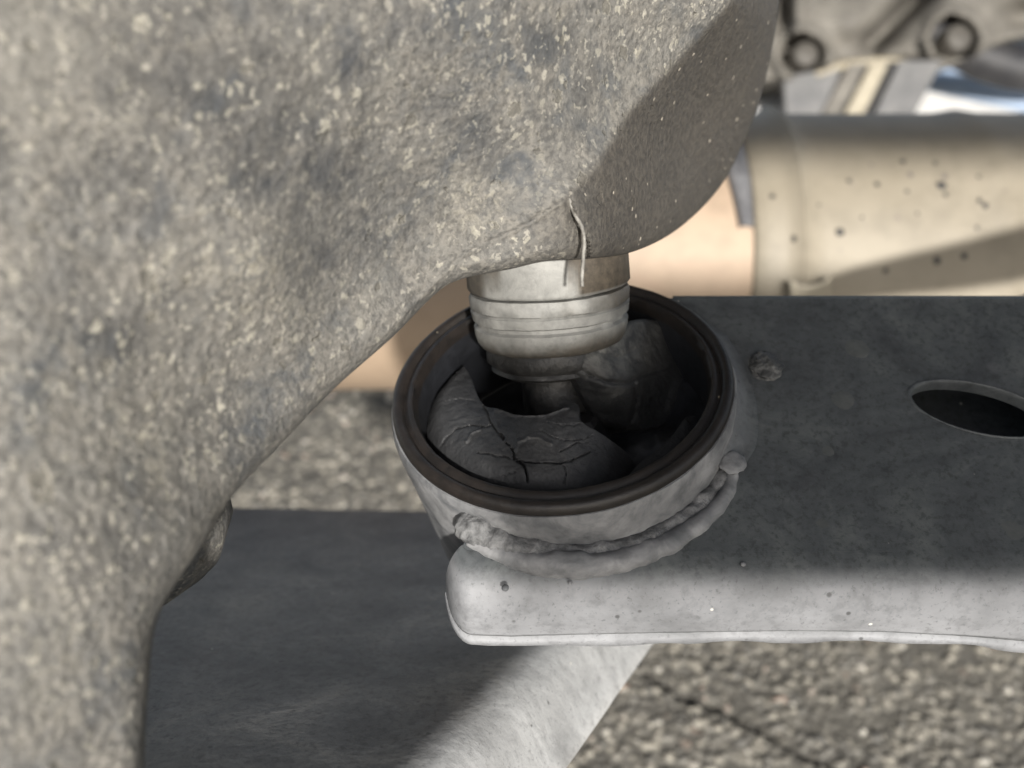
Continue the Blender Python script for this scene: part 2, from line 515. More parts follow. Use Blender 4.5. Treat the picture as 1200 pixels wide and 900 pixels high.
M['wire'] = make_noisy('grey_wire', (0.08, 0.075, 0.065), (0.20, 0.19, 0.17), 500, rough=0.6, bump=0.4, bd=0.0003)
M['underbody'] = make_noisy('underbody_coating', (0.05, 0.05, 0.05), (0.09, 0.088, 0.085), 12, rough=0.8, bump=0.3, bd=0.003)
M['road'] = make_noisy('blue_shade_ground', (0.42, 0.54, 0.72), (0.56, 0.66, 0.80), 22, rough=0.8, bump=0.3, bd=0.003)  # blue of sky-lit shade put into the far ground's colour
M['paving'] = make_noisy('pale_concrete', (0.68, 0.67, 0.65), (0.78, 0.77, 0.75), 9, rough=0.85, bump=0.4, bd=0.004)

def make_asphalt():
    m = mat('worn_asphalt', rough=0.85, spec=0.3); t = NT(m)
    at = t.n('ShaderNodeAttribute', attribute_name='stone')
    sep = t.n('ShaderNodeSeparateColor'); t.L(at.outputs['Color'], sep.inputs[0])
    stone = t.ramp(sep.outputs[0], [(0.0, (0.09, 0.087, 0.08)), (0.3, (0.16, 0.151, 0.132)), (0.6, (0.215, 0.2, 0.168)), (0.86, (0.30, 0.278, 0.23)), (0.95, (0.44, 0.42, 0.37)), (1.0, (0.24, 0.15, 0.11))])
    tar = t.ramp(t.noise(14, 4, 0.6), [(0.35, (0.06, 0.057, 0.05)), (0.7, (0.10, 0.094, 0.08))])
    c = t.mix(sep.outputs[1], tar, stone)
    c = t.mix(t.ramp(t.noise(500, 4, 0.7), [(0.35, 0.5), (0.55, 0.0)]), c, (0.06, 0.055, 0.048))
    t.color(c)
    t.bump(t.noise(900, 4, 0.7), 0.5, 0.0006)
    return m
M['asphalt'] = make_asphalt()
def make_far_asphalt():
    m = mat('plain_asphalt', rough=0.9, spec=0.3); t = NT(m)
    v = t.vor(160, out='Color'); sep = t.n('ShaderNodeSeparateColor'); t.L(v, sep.inputs[0])
    c = t.ramp(sep.outputs[0], [(0, (0.06, 0.057, 0.05)), (0.5, (0.12, 0.11, 0.09)), (1, (0.22, 0.20, 0.16))])
    t.color(c); t.bump(t.vor(160), 0.5, 0.003)
    return m
M['far_asphalt'] = make_far_asphalt()

def set_attr(o, name, vals):
    me = o.data
    a = me.attributes.new(name, 'FLOAT', 'POINT')
    a.data.foreach_set('value', np.asarray(vals, np.float32))

# ================================================================== SETTING
def sheet(name, x0, x1, y0, y1, z, m):
    o = new_mesh(name, [(x0, y0, z), (x1, y0, z), (x1, y1, z), (x0, y1, z)], [(0, 1, 2, 3)], m, smooth=False)
    tag(o, kind='structure')
    return o

ground = sheet('ground', -200, 200, -200, 200, -0.016, M['far_asphalt'])
pave = sheet('pavement', -30, 30, 1.18, 2.6, -0.006, M['paving'])

road = new_mesh('road', [(.45, 1.42, -.002), (.68, 1.205, -.002), (6, 1.205, -.002), (6, 8, -.002), (.45, 8, -.002)], [(0, 1, 2, 3, 4)], M['road'], smooth=False)  # blue sheet laid where the far ground lies in shade
tag(road, kind='structure')

# near asphalt: every stone a rounded dome in a sheet
def asphalt():
    step = 0.00125
    xs = np.arange(-0.30, 0.52, step); ys = np.arange(0.18, 1.0, step)
    X, Y = np.meshgrid(xs, ys, indexing='ij')
    cell = 0.0040
    gx = np.floor(X / cell).astype(int); gy = np.floor(Y / cell).astype(int)
    bx, by = gx.min() - 2, gy.min() - 2
    nx, ny = gx.max() - bx + 4, gy.max() - by + 4
    jx = rng.random((nx, ny)); jy = rng.random((nx, ny))
    sz = 0.35 + 1.0 * rng.random((nx, ny)) ** 1.5; tone = rng.random((nx, ny)); up = rng.random((nx, ny))
    d1 = np.full(X.shape, 9.0); d2 = np.full(X.shape, 9.0); tn = np.zeros(X.shape); hh = np.zeros(X.shape)
    ang = rng.random((nx, ny)) * math.pi; el = 0.75 + 0.5 * rng.random((nx, ny))
    for dx in (-1, 0, 1):
        for dy in (-1, 0, 1):
            ix = gx - bx + dx; iy = gy - by + dy
            px = X / cell - (gx + dx + jx[ix, iy]); py = Y / cell - (gy + dy + jy[ix, iy])
            ca, sa = np.cos(ang[ix, iy]), np.sin(ang[ix, iy])
            u = (px * ca + py * sa) * el[ix, iy]; v = (-px * sa + py * ca) / el[ix, iy]
            d = np.hypot(u, v) / sz[ix, iy]
            k = d < d1
            d2 = np.where(k, d1, np.minimum(d2, d))
            d1 = np.where(k, d, d1)
            tn = np.where(k, tone[ix, iy], tn); hh = np.where(k, up[ix, iy], hh)
    edge = np.clip((d2 - d1) / 0.28, 0, 1)
    dome = np.sqrt(np.clip(1 - (d1 / 0.75) ** 2, 0, 1)) * edge
    pts = np.stack([X, Y, np.zeros_like(X)], -1).reshape(-1, 3)
    wav = vnoise(pts, 12, 3).reshape(X.shape) * 0.0025 + vnoise(pts, 90, 2, 5.5).reshape(X.shape) * 0.0008
    Z = wav + dome * (0.0007 + 0.0014 * hh) + edge * hh * 0.0006
    # the crack seen at the lower right, and a worn hollow along it
    crack = [P(785, 805, 0.60), P(850, 835, 0.60), P(885, 862, 0.59), P(925, 885, 0.58), P(985, 905, 0.58)]
    cl = np.array([ground_hit(*q) for q in ((760, 795), (800, 822), (850, 838), (880, 862), (925, 884), (990, 912), (1080, 940))])[:, :2]
    cd, cs = polydist(X, Y, cl)
    Z -= np.exp(-(cd / 0.003) ** 2) * 0.0035 * np.clip(.6 + vnoise(pts, 30, 2).reshape(X.shape), 0, 1.3)
    Z += np.where(cs < 0, np.exp(-(cd / 0.03)) * 0.003, 0)
    cov = np.clip(dome * 1.5, 0, 1) * np.clip(hh * 2.6 - 0.35 + 0.6 * vnoise(pts, 25, 3, 3.1).reshape(X.shape), 0, 1)
    cov *= 1 - np.exp(-(cd / 0.004) ** 2)
    pts[:, 2] = Z.reshape(-1)
    o = new_mesh('asphalt', pts, grid_faces(*X.shape), M['asphalt'])
    ca = o.data.color_attributes.new('stone', 'FLOAT_COLOR', 'POINT')
    buf = np.zeros((pts.shape[0], 4), np.float32); buf[:, 0] = tn.reshape(-1); buf[:, 1] = cov.reshape(-1); buf[:, 3] = 1
    ca.data.foreach_set('color', buf.reshape(-1))
    tag(o, kind='structure')

def ground_hit(px, py, z=0.0):
    d = P(px, py, 1.0) - CAM
    return CAM + d * ((z - CAM[2]) / d[2])
asphalt()

# ================================================================== KNUCKLE (large casting)
def knuckle():
    S = [(162, 950, .0), (167, 925, .0), (169, 900, 0), (172, 835, 0), (180, 745, 0), (192, 708, 0), (206, 684, 0), (236, 640, 0), (272, 582, 0), (330, 520, 0),
         (390, 457, 0), (460, 395, 0), (512, 343, 0), (541, 327, 0), (600, 315, 0), (640, 306, 0), (690, 303, 0), (735, 297, 0), (778, 279, 0), (815, 251, 0),
         (848, 213, 0), (872, 165, 0), (889, 122, 0), (901, 75, 0), (911, 20, 0), (917, -40, 0), (922, -150, 0)]
    I = {0: (-330, 950), 10: (-330, 60), 13: (60, -240), 17: (420, -260), 26: (700, -260)}
    S = np.array(S)[:, :2]
    ks = sorted(I); Ic = np.stack([np.interp(np.arange(len(S)), ks, [I[k][q] for k in ks]) for q in (0, 1)], 1)
    n = 560
    Sc = catmull(S, n)
    # param of the inner line follows the same parameterisation
    seg = np.concatenate([[0], np.cumsum(np.sqrt(np.linalg.norm(np.diff(S, axis=0), axis=1)))])
    uu = np.linspace(0, seg[-1], n)
    Is = np.stack([np.interp(uu, seg, Ic[:, q]) for q in (0, 1)], 1)
    base = tps([(-330, 1120, .104), (-330, 450, .101), (-330, -240, .098), (0, 0, .110), (0, 450, .112), (0, 900, .112), (150, 250, .121), (150, 600, .123), (120, 850, .119),
                (300, 0, .128), (300, 300, .137), (280, 500, .145), (450, 150, .150), (450, 350, .164), (540, 310, .171), (600, 0, .156), (650, 150, .172), (720, 140, .184),
                (800, 40, .192), (855, 0, .196), (620, 250, .174), (640, 300, .171), (690, 275, .172), (735, 290, .174), (800, -200, .19), (500, -200, .148), (820, 250, .193), (880, 140, .212), (917, 0, .214), (920, -150, .214)])
    ridge = [(880, -160), (855, 0), (800, 62), (735, 130), (700, 190), (655, 238), (600, 272), (545, 305), (500, 345)]
    ns = 300
    s = np.concatenate([np.linspace(0, 1, ns) ** 0.72, []])
    px = Is[:, None, 0] + (Sc[:, None, 0] - Is[:, None, 0]) * s
    py = Is[:, None, 1] + (Sc[:, None, 1] - Is[:, None, 1]) * s
    d = base(px, py)
    rd, rs = polydist(px, py, ridge)
    q = np.where(rs < 0, rd, 0.0)                            # beyond the ridge, towards the outline
    endfade = np.clip((px - 520) / 90.0, 0, 1)
    endfade = endfade * endfade * (3 - 2 * endfade)
    bare_shade = np.clip((np.where(rs < 0, rd, -rd) + 5) / 12.0, 0, 1) * np.clip((px - 600) / 110.0, 0, 1)
    q2 = np.sqrt(q * q + 64) - 8
    d = d + q2 * (0.00012 + 0.00022 * np.clip((px - 640) / 170, 0, 1)) * endfade
    # rounding towards the outline
    dist = np.linalg.norm(Sc[:, None, :] - np.stack([px, py], -1), axis=-1)
    dmin = polydist(px, py, Sc[::4])[0]
    rr = np.interp(uu, seg[[0, 8, 10, 12, 13, 15, 17, 20, 26]], [28, 36, 30, 22, 18, 14, 22, 45, 50])[:, None]
    e = np.clip(1 - dmin / rr, 0, 1)
    d = d + (1 - np.sqrt(np.clip(1 - e * e, 0, 1))) * rr * 0.00022
    # parting line: fine raised scar along the lower left edge
    sc, _ = polydist(px, py, [(400, 440), (470, 372), (540, 300), (620, 262), (660, 236)])
    d = d - np.exp(-(sc / 3.0) ** 2) * 0.0006 * np.clip((px - 430) / 60, 0, 1)
    # a vertical bulge on the brown underside, where the wire leaves the casting
    bl, bs = polydist(px, py, [(668, 228), (676, 258), (690, 285), (690, 310)])
    d = d + np.where(bs < 0, -np.exp(-(bl / 22.0) ** 2) * 0.0022, np.exp(-(bl / 9.0) ** 2) * 0.0008) * np.clip((py - 220) / 20, 0, 1)
    pts = PC(px, py, d).reshape(-1, 3)
    n1 = vnoise(pts, 45, 3); n2 = vnoise(pts, 350, 3, 40.2); n3 = vnoise(pts, 1100, 2, 7.7)
    amp = (n1 * 0.0016 + n2 * 0.00028 + n3 * 0.00030) * np.clip((dmin.reshape(-1) + 6) / 20, 0.35, 1)
    pts = pts * (1 + amp / pts[:, 2])[:, None]
    nb = 26
    back = []
    for k in range(1, nb + 1):
        f = k / nb
        a = f * math.pi * 0.5
        sh = math.sin(a) * 0.035 if f < 1 else 0.035
        pxb = Sc[:, 0] + (Is[:, 0] - Sc[:, 0]) * (1 - math.cos(a)) * 0.55
        pyb = Sc[:, 1] + (Is[:, 1] - Sc[:, 1]) * (1 - math.cos(a)) * 0.55
        back.append(PC(pxb, pyb, d[:, -1] + math.sin(a) * 0.05))
    back = np.stack(back, 1)
    nn = vnoise(back.reshape(-1, 3), 350, 3, 40.2)
    back = (back.reshape(-1, 3) * (1 + nn * 0.0004 / back.reshape(-1, 3)[:, 2])[:, None]).reshape(n, nb, 3)
    far = PC(Is[:, 0], Is[:, 1], d[:, 0] + 0.06)[:, None, :]
    allp = np.concatenate([pts.reshape(n, ns, 3), back, far], 1)
    tot = allp.shape[1]
    faces = grid_faces(n, tot, True)
    faces.append(tuple(range(tot))); faces.append(tuple(range((n - 1) * tot, n * tot)))
    o = new_mesh('steering_knuckle', W(allp.reshape(-1, 3)), faces, M['cast'])
    full = np.zeros((n, tot)); full[:, :ns] = bare_shade; full[:, ns:] = bare_shade[:, -1:]
    set_attr(o, 'bare_shade', full.reshape(-1))
    def spread(lst):
        f = np.zeros((n, tot)); a = 0
        for cx, cy, sx, sy, w in lst: a = a + w * np.exp(-((px - cx) / sx) ** 2 - ((py - cy) / sy) ** 2)
        f[:, :ns] = np.clip(a, 0, 1); return f.reshape(-1)
    set_attr(o, 'grime', spread([(408, 72, 34, 36, 1), (360, 18, 40, 30, .6), (330, 160, 60, 45, .6), (400, 210, 90, 40, .7), (560, 170, 45, 40, .55), (505, 120, 35, 20, .6), (470, 40, 40, 25, .7), (365, 310, 45, 35, .8), (300, 215, 40, 20, .6), (440, 270, 50, 30, .6), (95, 210, 30, 22, .5), (60, 330, 45, 30, .4)]))
    set_attr(o, 'mud', spread([(296, 315, 34, 26, 1), (168, 502, 20, 22, 1), (180, 556, 14, 16, 1), (155, 38, 16, 18, .9), (60, 135, 14, 16, .7), (135, 140, 26, 14, .6), (560, 235, 30, 26, .8), (230, 300, 40, 30, .5), (330, 370, 40, 26, .5), (120, 480, 80, 60, .3), (60, 760, 60, 80, .35)]))
    tag(o, 'huge rough grey cast metal knuckle speckled with pale grit, filling the upper left', 'steering knuckle')
    # rounded boss that shows behind the left outline
    prof = [(-.03, .0), (-.03, .018), (-.004, .0195), (0.004, .0185), (.011, .0145), (.015, .007), (.016, 0)]
    c = P(140, 610, .175)
    lathe('rear_boss', prof, c, W([0.3, -.55, -.3]) - W([0, 0, 0]), M['cast'], o, amp=.0006, freq=250)
    return o
kn = knuckle()

# ================================================================== BUSHING GEOMETRY
AX_C = np.array([-.13, .745, -.653]); AX_C = unit(AX_C)          # sleeve axis in the view frame, pointing up and towards the eye
RC_C = PC(656, 448, .206)                                        # centre of the ring's rim
def dirW(c): return W(np.asarray(c, float)) - W(np.zeros(3))
AX = dirW(AX_C); RC = W(RC_C)
E1c = unit(np.array([1.0, .176, 0]) - AX_C * (np.array([1.0, .176, 0]) @ AX_C)); E2c = np.cross(AX_C, E1c)
RING = .0352

def ring_hit(px, py, h):
    """where the sight line through a photo point meets the plane h metres above the rim"""
    r = PC(px, py, 1.0)
    t = ((RC_C + np.multiply.outer(np.asarray(h, float), AX_C)) @ AX_C) / (r @ AX_C)
    return r * np.asarray(t)[..., None]

# ================================================================== CONTROL ARM
arm = empty('control_arm', RC, 'broad grey steel control arm with dark top and pale rolled lip, holding the round bushing', 'control arm')
MS, CS = 1.35, -.2819                                             # top plane in the view frame: up = MS * forward + CS
un = math.hypot(1, MS)
EU = np.array([1.0, 0, 0]); EV = np.array([0, MS, 1.0]) / un      # along the arm, across it (away from the eye)
O0 = np.array([0, MS * .19 + CS, .19])
NRM = np.cross(EU, EV); NRM = NRM if NRM[1] > 0 else -NRM

def plane_uv(px, py):
    r = PC(px, py, 1.0)
    zc = CS / (r[..., 1] - MS)
    p = r * zc[..., None] - O0
    return np.stack([p @ EU, p @ EV], -1)
def uv_c(uv, h=0.0):
    uv = np.asarray(uv, float)
    return O0 + uv[..., 0:1] * EU + uv[..., 1:2] * EV + np.asarray(h)[..., None] * NRM

# circle where the sleeve meets the plate (sampled, in plate coordinates)
th = np.radians(np.linspace(0, 360, 181))
sl = []
for a in th:
    b = RC_C + (RING - .0006) * (math.cos(a) * E1c + math.sin(a) * E2c)
    tt = ((O0 - b) @ NRM) / (AX_C @ NRM)
    q = b + tt * AX_C - O0
    sl.append((q @ EU, q @ EV))
sl = np.array(sl)

vF = plane_uv(np.array([800.]), np.array([646.]))[0, 1]           # where the plate starts to roll over
vB = plane_uv(np.array([1000.]), np.array([350.]))[0, 1]
uL = plane_uv(np.array([541.]), np.array([660.]))[0, 0]
uR = 0.20
rc = .0018                                                        # corner radius at the left end
front = [(uR, vF), (uL + rc, vF)]
corner = [(uL + rc - rc * math.sin(a), vF + rc - rc * math.cos(a)) for a in np.radians(np.linspace(0, 78, 9))]
path = [(u, vF) for u in np.linspace(uR, uL + rc, 90)] + corner[1:]
path = [(u, vF) for u in np.concatenate([np.linspace(uR, uL + .021, 80), np.linspace(uL + .020, uL + rc, 26)])] + corner[1:]
path = np.array(path)

def plate(name, h, holes, mt, sub, with_sleeve=True, amp=0.0):
    cs = sl
    i0 = int(np.argmin(np.hypot(*(cs - (path[-1])).T)))
    ib = int(np.argmin(np.abs(cs[:, 1] - vB) + (cs[:, 0] < cs[:, 0].mean()) * 9))
    # walk the sleeve circle from the left corner round its front to the back edge
    n = len(cs) - 1
    k = i0; arc = []
    stepdir = 1 if cs[(i0 + 5) % n, 1] < cs[i0, 1] or cs[(i0 + 5) % n, 0] > cs[i0, 0] else -1
    for _ in range(n):
        arc.append(cs[k % n])
        if k % n == ib: break
        k += stepdir
    outer = list(path) + arc + [(u, vB) for u in np.linspace(arc[-1][0] + .004, uR, 40)]
    v, faces, be = poly_grid(np.array(outer), .0011, [np.array(q) for q in holes])
    p = uv_c(v, np.full(len(v), h))
    bd = np.min(np.stack([np.abs(v[:, 1] - vF), np.abs(v[:, 1] - vB)]), axis=0)
    p = p + NRM * (vnoise(p, 55, 3) * .0003 * np.clip(bd / .004, 0, 1))[:, None]
    return new_mesh(name, W(p), faces, mt, arm)

hc = plane_uv(np.array([1148.]), np.array([478.]))[0]
oval = [(hc[0] + .0132 * math.cos(a) - .0012 * math.sin(a), hc[1] + .0066 * math.sin(a) - .0022 * math.cos(a)) for a in np.linspace(0, 2 * math.pi, 48, endpoint=False)]
tp = plate('top_plate', 0.0, [[tuple(hc + (np.array(q) - hc) * 1.07) for q in oval]], M['arm'], 1)
set_attr(tp, 'shade_dirt', np.ones(len(tp.data.vertices)))  # shade on the top put into its colour
# turned-down rim of the oval hole
rim = []
for k, (g, dz) in enumerate(((1.09, -.0003), (1.06, .0001), (1.02, .0001), (0.99, -.0002), (.975, -.0009), (.98, -.003))):
    for p in oval:
        rim.append(W(uv_c(hc + (np.array(p) - hc) * g, dz)))
hr = new_mesh('hole_rim', rim, grid_faces(6, len(oval), True), M['arm'], arm)
set_attr(hr, 'shade_dirt', np.ones(len(rim)))

# rolled front lip swept along the plate edge
def lip():
    down_c = dirW([0, 0, 0]) * 0
    prof = []
    r = .0105
    amax = math.radians(82)
    for a in np.linspace(0, amax, 22):
        prof.append((r * math.sin(a), -r * (1 - math.cos(a))))
    q0 = prof[-1]; t0 = (math.cos(amax), -math.sin(amax))
    prof = np.array(prof)
    n = len(path)
    tan = np.gradient(path, axis=0); tan /= np.linalg.norm(tan, axis=1)[:, None]
    out = np.stack([-tan[:, 1], tan[:, 0]], 1)
    if out[0, 1] > 0: out = -out
    # lower edge of the lip in the photo, as a run of drop lengths
    pxs = PC(0, 0, 1)
    pts = []; shade_dirt = []
    JN = vnoise(np.stack([path[:, 0], path[:, 1], path[:, 0] * 0], 1), 90, 3, 2.2) * .0014
    GN = vnoise(np.stack([path[:, 0], path[:, 1], path[:, 0] * 0], 1), 220, 3, 6.1)
    for i in range(n):
        base = uv_c(path[i])
        o3 = .35 * out[i, 0] * EU + out[i, 1] * EV
        g = 1.0
        c = base / base[2]; pxi = 600 + c[0] / TT * 600
        L = float(np.interp(pxi, [500, 540, 600, 700, 830, 950, 1050, 1150, 1250, 1400], [.0030, .0038, .0044, .0036, .0028, .0024, .0028, .0044, .0070, .009]))
        for (a, b) in prof:
            pts.append(base + o3 * a * g + NRM * b)
        e = (prof[-1][0] * g, prof[-1][1])
        for f in np.linspace(0.2, 1, 6):
            wav = .0
            pts.append(base + o3 * (e[0] + t0[0] * L * f) + NRM * (e[1] + t0[1] * L * f))
        # seam groove, then the welded lower flange and the turn under it
        ee = (e[0] + t0[0] * L, e[1] + t0[1] * L)
        jig = float(JN[i])
        for (a, b) in ((-.0016, -.0003), (-.0016, -.0008), (.0005, -.0012), (.0009, -.0028 + jig), (.0003, -.0036 + jig), (-.0015, -.0040 + jig), (-.008, -.0048), (-.02, -.0050)):
            pts.append(base + o3 * (ee[0] + a) + NRM * (ee[1] + b + jig * .6))
    m = len(pts) // n
    pts = np.array(pts)
    nz = vnoise(pts, 160, 3) * .0002 + vnoise(pts, 600, 2, 9.1) * .00008
    pts = pts + NRM * nz[:, None]
    o = new_mesh('front_lip', W(pts), grid_faces(n, m), M['arm'], arm)
    a = np.tile(np.concatenate([np.linspace(1, 1, 4), np.linspace(1, 0, 7), np.zeros(m - 11)]), (n, 1))  # painted shade fades out over the rolled lip
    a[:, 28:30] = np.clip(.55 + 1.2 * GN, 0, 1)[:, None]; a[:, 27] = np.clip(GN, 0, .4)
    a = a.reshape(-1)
    set_attr(o, 'shade_dirt', a)
lip()
# bottom plate and rear wall close the box
bp = plate('bottom_plate', -.021, [], M['arm'], 1)
set_attr(bp, 'shade_dirt', np.ones(len(bp.data.vertices)))
ub = np.linspace(plane_uv(np.array([790.]), np.array([350.]))[0, 0], uR, 40)
rw = []
for hh, dv in ((0, 0), (-.0004, .0012), (-.002, .002), (-.019, .002), (-.021, .0)):
    for u in ub: rw.append(W(uv_c(np.array([u, vB + dv]), hh)))
rear = new_mesh('rear_wall', rw, grid_faces(5, 40), M['arm'], arm)
set_attr(rear, 'shade_dirt', np.ones(len(rw)))

# sleeve
def sleeve():
    prof = [(-.003, .0312), (-.0030, .0315), (-.0013, .0340), (-.0014, .0352), (-.0026, .0356), (-.006, .0354), (-.012, .0347), (-.020, .0337), (-.030, .0325), (-.040, .0315), (-.040, .0302), (-.004, .0311)]
    a, e1, e2 = AX, dirW(E1c), dirW(E2c)
    o = lathe('sleeve', prof, RC, AX, M['sleeve'], arm, seg=180, hint=dirW(E1c), amp=.00025, freq=260, sharp=35)
sleeve()

# weld bead where sleeve meets plate
def weld():
    n = len(sl) - 1
    b = []
    for k in range(n):
        c = uv_c(sl[k])
        b.append((600 + c[0] / c[2] / TT * 600, 450 - c[1] / c[2] / TT * 600, k))
    b = np.array(b)
    ks = [int(r[2]) for r in b]
    cen = sl[:-1].mean(0)
    run = []
    i0 = int(np.argmin(np.hypot(b[:, 0] - 552, b[:, 1] - 640))); i1 = int(np.argmin(np.hypot(b[:, 0] - 862, b[:, 1] - 530)))
    dirn = 1 if ((i1 - i0) % n) < n / 2 else -1
    k = i0
    while True:
        run.append(uv_c(cen + (sl[k] - cen) * 1.035, -.0004)); 
        if k == i1: break
        k = (k + dirn) % n
    run = catmull(np.array(run), 150)
    rad = np.interp(np.linspace(0, 1, 150), [0, .03, .15, .3, .6, .9, 1], [.0012, .0034, .0031, .0022, .0018, .0015, .0010])
    rad = rad * (1 + .10 * vnoise(np.stack([np.arange(150) * .35] * 3, 1), 1.0, 3) + .035 * np.sin(np.arange(150) * 1.9))
    sweep('weld_bead', W(run), rad, M['weld'], arm, seg=24, amp=.0008, freq=420, squash=.8)
    blob('weld_bead', W(uv_c(cen + (sl[i0] - cen) * 1.03, .0006)), .0040, dirW(NRM), M['weld'], arm, amp=.22, flat=.75, seed=44, n=(36, 24), freq=1.8)
    # second, thinner toe of the weld below
    run2 = run + (NRM * .0002) + (np.stack([uv_c(cen + (sl[0] - cen) * 0)] * 150) - run) * (-.075 * (1 - np.clip((np.arange(150) / 149 - .80) / .18, 0, 1) ** 2))[:, None]
    rad2 = np.interp(np.linspace(0, 1, 150), [0, .1, .25, .8, 1], [.0012, .0019, .0026, .0018, .0006])
    sweep('weld_bead', W(run2), rad2, M['sleeve'], arm, seg=18, amp=.0006, freq=330)
weld()
# soft fillet where the plate is drawn up to the sleeve on its right and back
def fillet():
    n = len(sl) - 1
    c3 = np.array([uv_c(q) for q in sl[:-1]])
    bx = 600 + c3[:, 0] / c3[:, 2] / TT * 600; by = 450 - c3[:, 1] / c3[:, 2] / TT * 600
    a = int(np.argmin(np.hypot(bx - 852, by - 548))); b = int(np.argmin(np.hypot(bx - 812, by - 368)))
    d = 1 if ((b - a) % n) < n / 2 else -1
    run = []; k = a
    while True:
        run.append(c3[k])
        if k == b: break
        k = (k + d) % n
    run = catmull(np.array(run), 90)
    cen = uv_c(sl[:-1].mean(0))
    rows = []
    for p, w in zip(run, np.interp(np.linspace(0, 1, 90), [0, .15, .8, 1], [.0045, .0060, .0050, .0020])):
        o = p - cen; o = o / np.linalg.norm(o)
        for f in np.linspace(0, 1, 12):
            rows.append(p - o * .0004 + o * w * f + NRM * (w * .75 * (1 - f) ** 2.2 + .0002 - .0005 * (f > .99)))
    rows = np.array(rows); rows = rows + NRM * (vnoise(rows, 180, 3) * .0003)[:, None]
    o = new_mesh('fillet', W(rows), grid_faces(90, 12), M['arm'], arm)
    set_attr(o, 'shade_dirt', np.tile(np.linspace(.35, 1, 12), 90))
fillet()

nw = dirW(NRM)
def on_plate(px, py, h=0.0):
    return W(uv_c(plane_uv(np.array([float(px)]), np.array([float(py)]))[0], h))
blob('weld_spatter', on_plate(897, 430), .0036, nw, M['weld_dark'], arm, amp=.35, flat=.4, seed=2, n=(28, 18), freq=2.9)
blob('weld_spatter', on_plate(856, 549, .0022), .0026, nw, M['sleeve'], arm, amp=.3, flat=.3, seed=5)
for px, py, s in ((592, 689, .0007), (871, 661, .0005), (668, 683, .0005)):
    blob('paint_drop', on_plate(px, py), s, nw, M['sleeve'], arm, amp=.2, flat=.6, seed=px, n=(6, 4))
for px, py, s in ((1004, 408, .0028), (990, 470, .0030), (968, 528, .0022), (1014, 610, .0026), (965, 615, .0020), (1185, 620, .0036)):
    blob('paint_drop', on_plate(px, py, -.0001), s, nw, M['drop'], arm, amp=.12, flat=.05, seed=px, n=(10, 6))

# ================================================================== BUSHING
bush = empty('suspension_bushing', RC, 'torn black rubber bushing in a rusty dark ring, set in the control arm', 'bushing')
hint = dirW(E1c)
prof = [(-.0030, .0346), (-.0008, .0350), (.0004, .0348), (.0010, .0341), (.0010, .0332), (.0005, .0327), (.0000, .0323), (.0003, .0317), (.0008, .0312), (.0007, .0305), (-.0006, .0300), (-.0022, .0298), (-.0022, .0304), (-.004, .0308)]
lathe('inner_wall', [(-.0020, .0299), (-.004, .0297), (-.012, .0294), (-.035, .0294), (-.035, .0300), (-.0022, .0303)], RC, AX, M['rubber'], bush, seg=120, hint=hint, amp=.0002, freq=200)
lathe('outer_ring', prof, RC, AX, M['ring'], bush, seg=180, hint=hint, amp=.00010, freq=420, sharp=60)

# rubber body: a floor deep in the ring that climbs the wall on the right and back
def body():
    a = np.linspace(0, 2 * math.pi, 144, endpoint=False)
    rr = np.linspace(.004, .0292, 60)
    A, Rr = np.meshgrid(a, rr, indexing='ij')
    f = (Rr - .004) / .0252
    # angle 0 = right, pi/2 = away from the eye (up in the picture)
    right = np.clip(np.cos(A - math.radians(25)), 0, 1) ** 1.0
    H = -.026 + .004 * f + right * (.012 * f ** 2 + .006 * np.exp(-((f - .35) / .2) ** 2))
    H = H + right * .004 * np.sin(A * 5) * np.exp(-((f - .6) / .2) ** 2)
    pts = RC_C + Rr[..., None] * (np.cos(A)[..., None] * E1c + np.sin(A)[..., None] * E2c) + H[..., None] * AX_C
    flat = pts.reshape(-1, 3)
    flat = flat + AX_C * (vnoise(flat, 140, 3) * .0014 + vnoise(flat, 600, 2) * .0003)[:, None]
    faces = [(i * 60 + j, ((i + 1) % 144) * 60 + j, ((i + 1) % 144) * 60 + j + 1, i * 60 + j + 1) for i in range(144) for j in range(59)]
    faces.append(tuple(i * 60 for i in range(144)))
    new_mesh('rubber_body', W(flat), faces, M['rubber'], bush)
body()

CR = [([(515, 517), (524, 512), (533, 504), (545, 500), (558, 498), (570, 499), (577, 496)], .9, .0010),
      ([(567, 474), (572, 484), (577, 497), (584, 507)], .9, .0012), ([(586, 509), (590, 514)], 1.5, .0018), ([(594, 518), (597, 523)], 1.2, .0016), ([(599, 527), (603, 537)], 1.4, .0018), ([(606, 540), (612, 543), (616, 552), (618, 562)], 1.2, .0018),
      ([(560, 531), (580, 533), (598, 537), (606, 538)], .7, .0008), ([(606, 540), (630, 541), (650, 543), (668, 540), (676, 536), (690, 530)], .9, .0010),
      ([(575, 558), (590, 556), (605, 552)], 0.8, .0005), ([(630, 503), (650, 512), (672, 518), (695, 510)], 0.7, .0006), ([(655, 528), (672, 521), (690, 517)], .7, .0006),
      ([(520, 470), (540, 467), (560, 470)], .7, .0004), ([(640, 495), (660, 500), (680, 497)], .6, .0005), ([(660, 545), (664, 556), (660, 566)], .6, .0005)]
RIDGE = [([(601, 530), (607, 519), (617, 513), (630, 512), (645, 519)], 1.6, .0007), ([(547, 517), (553, 507), (562, 503)], 1.5, .0006), ([(580, 480), (610, 486), (640, 486), (664, 478)], 2.5, .0006)]
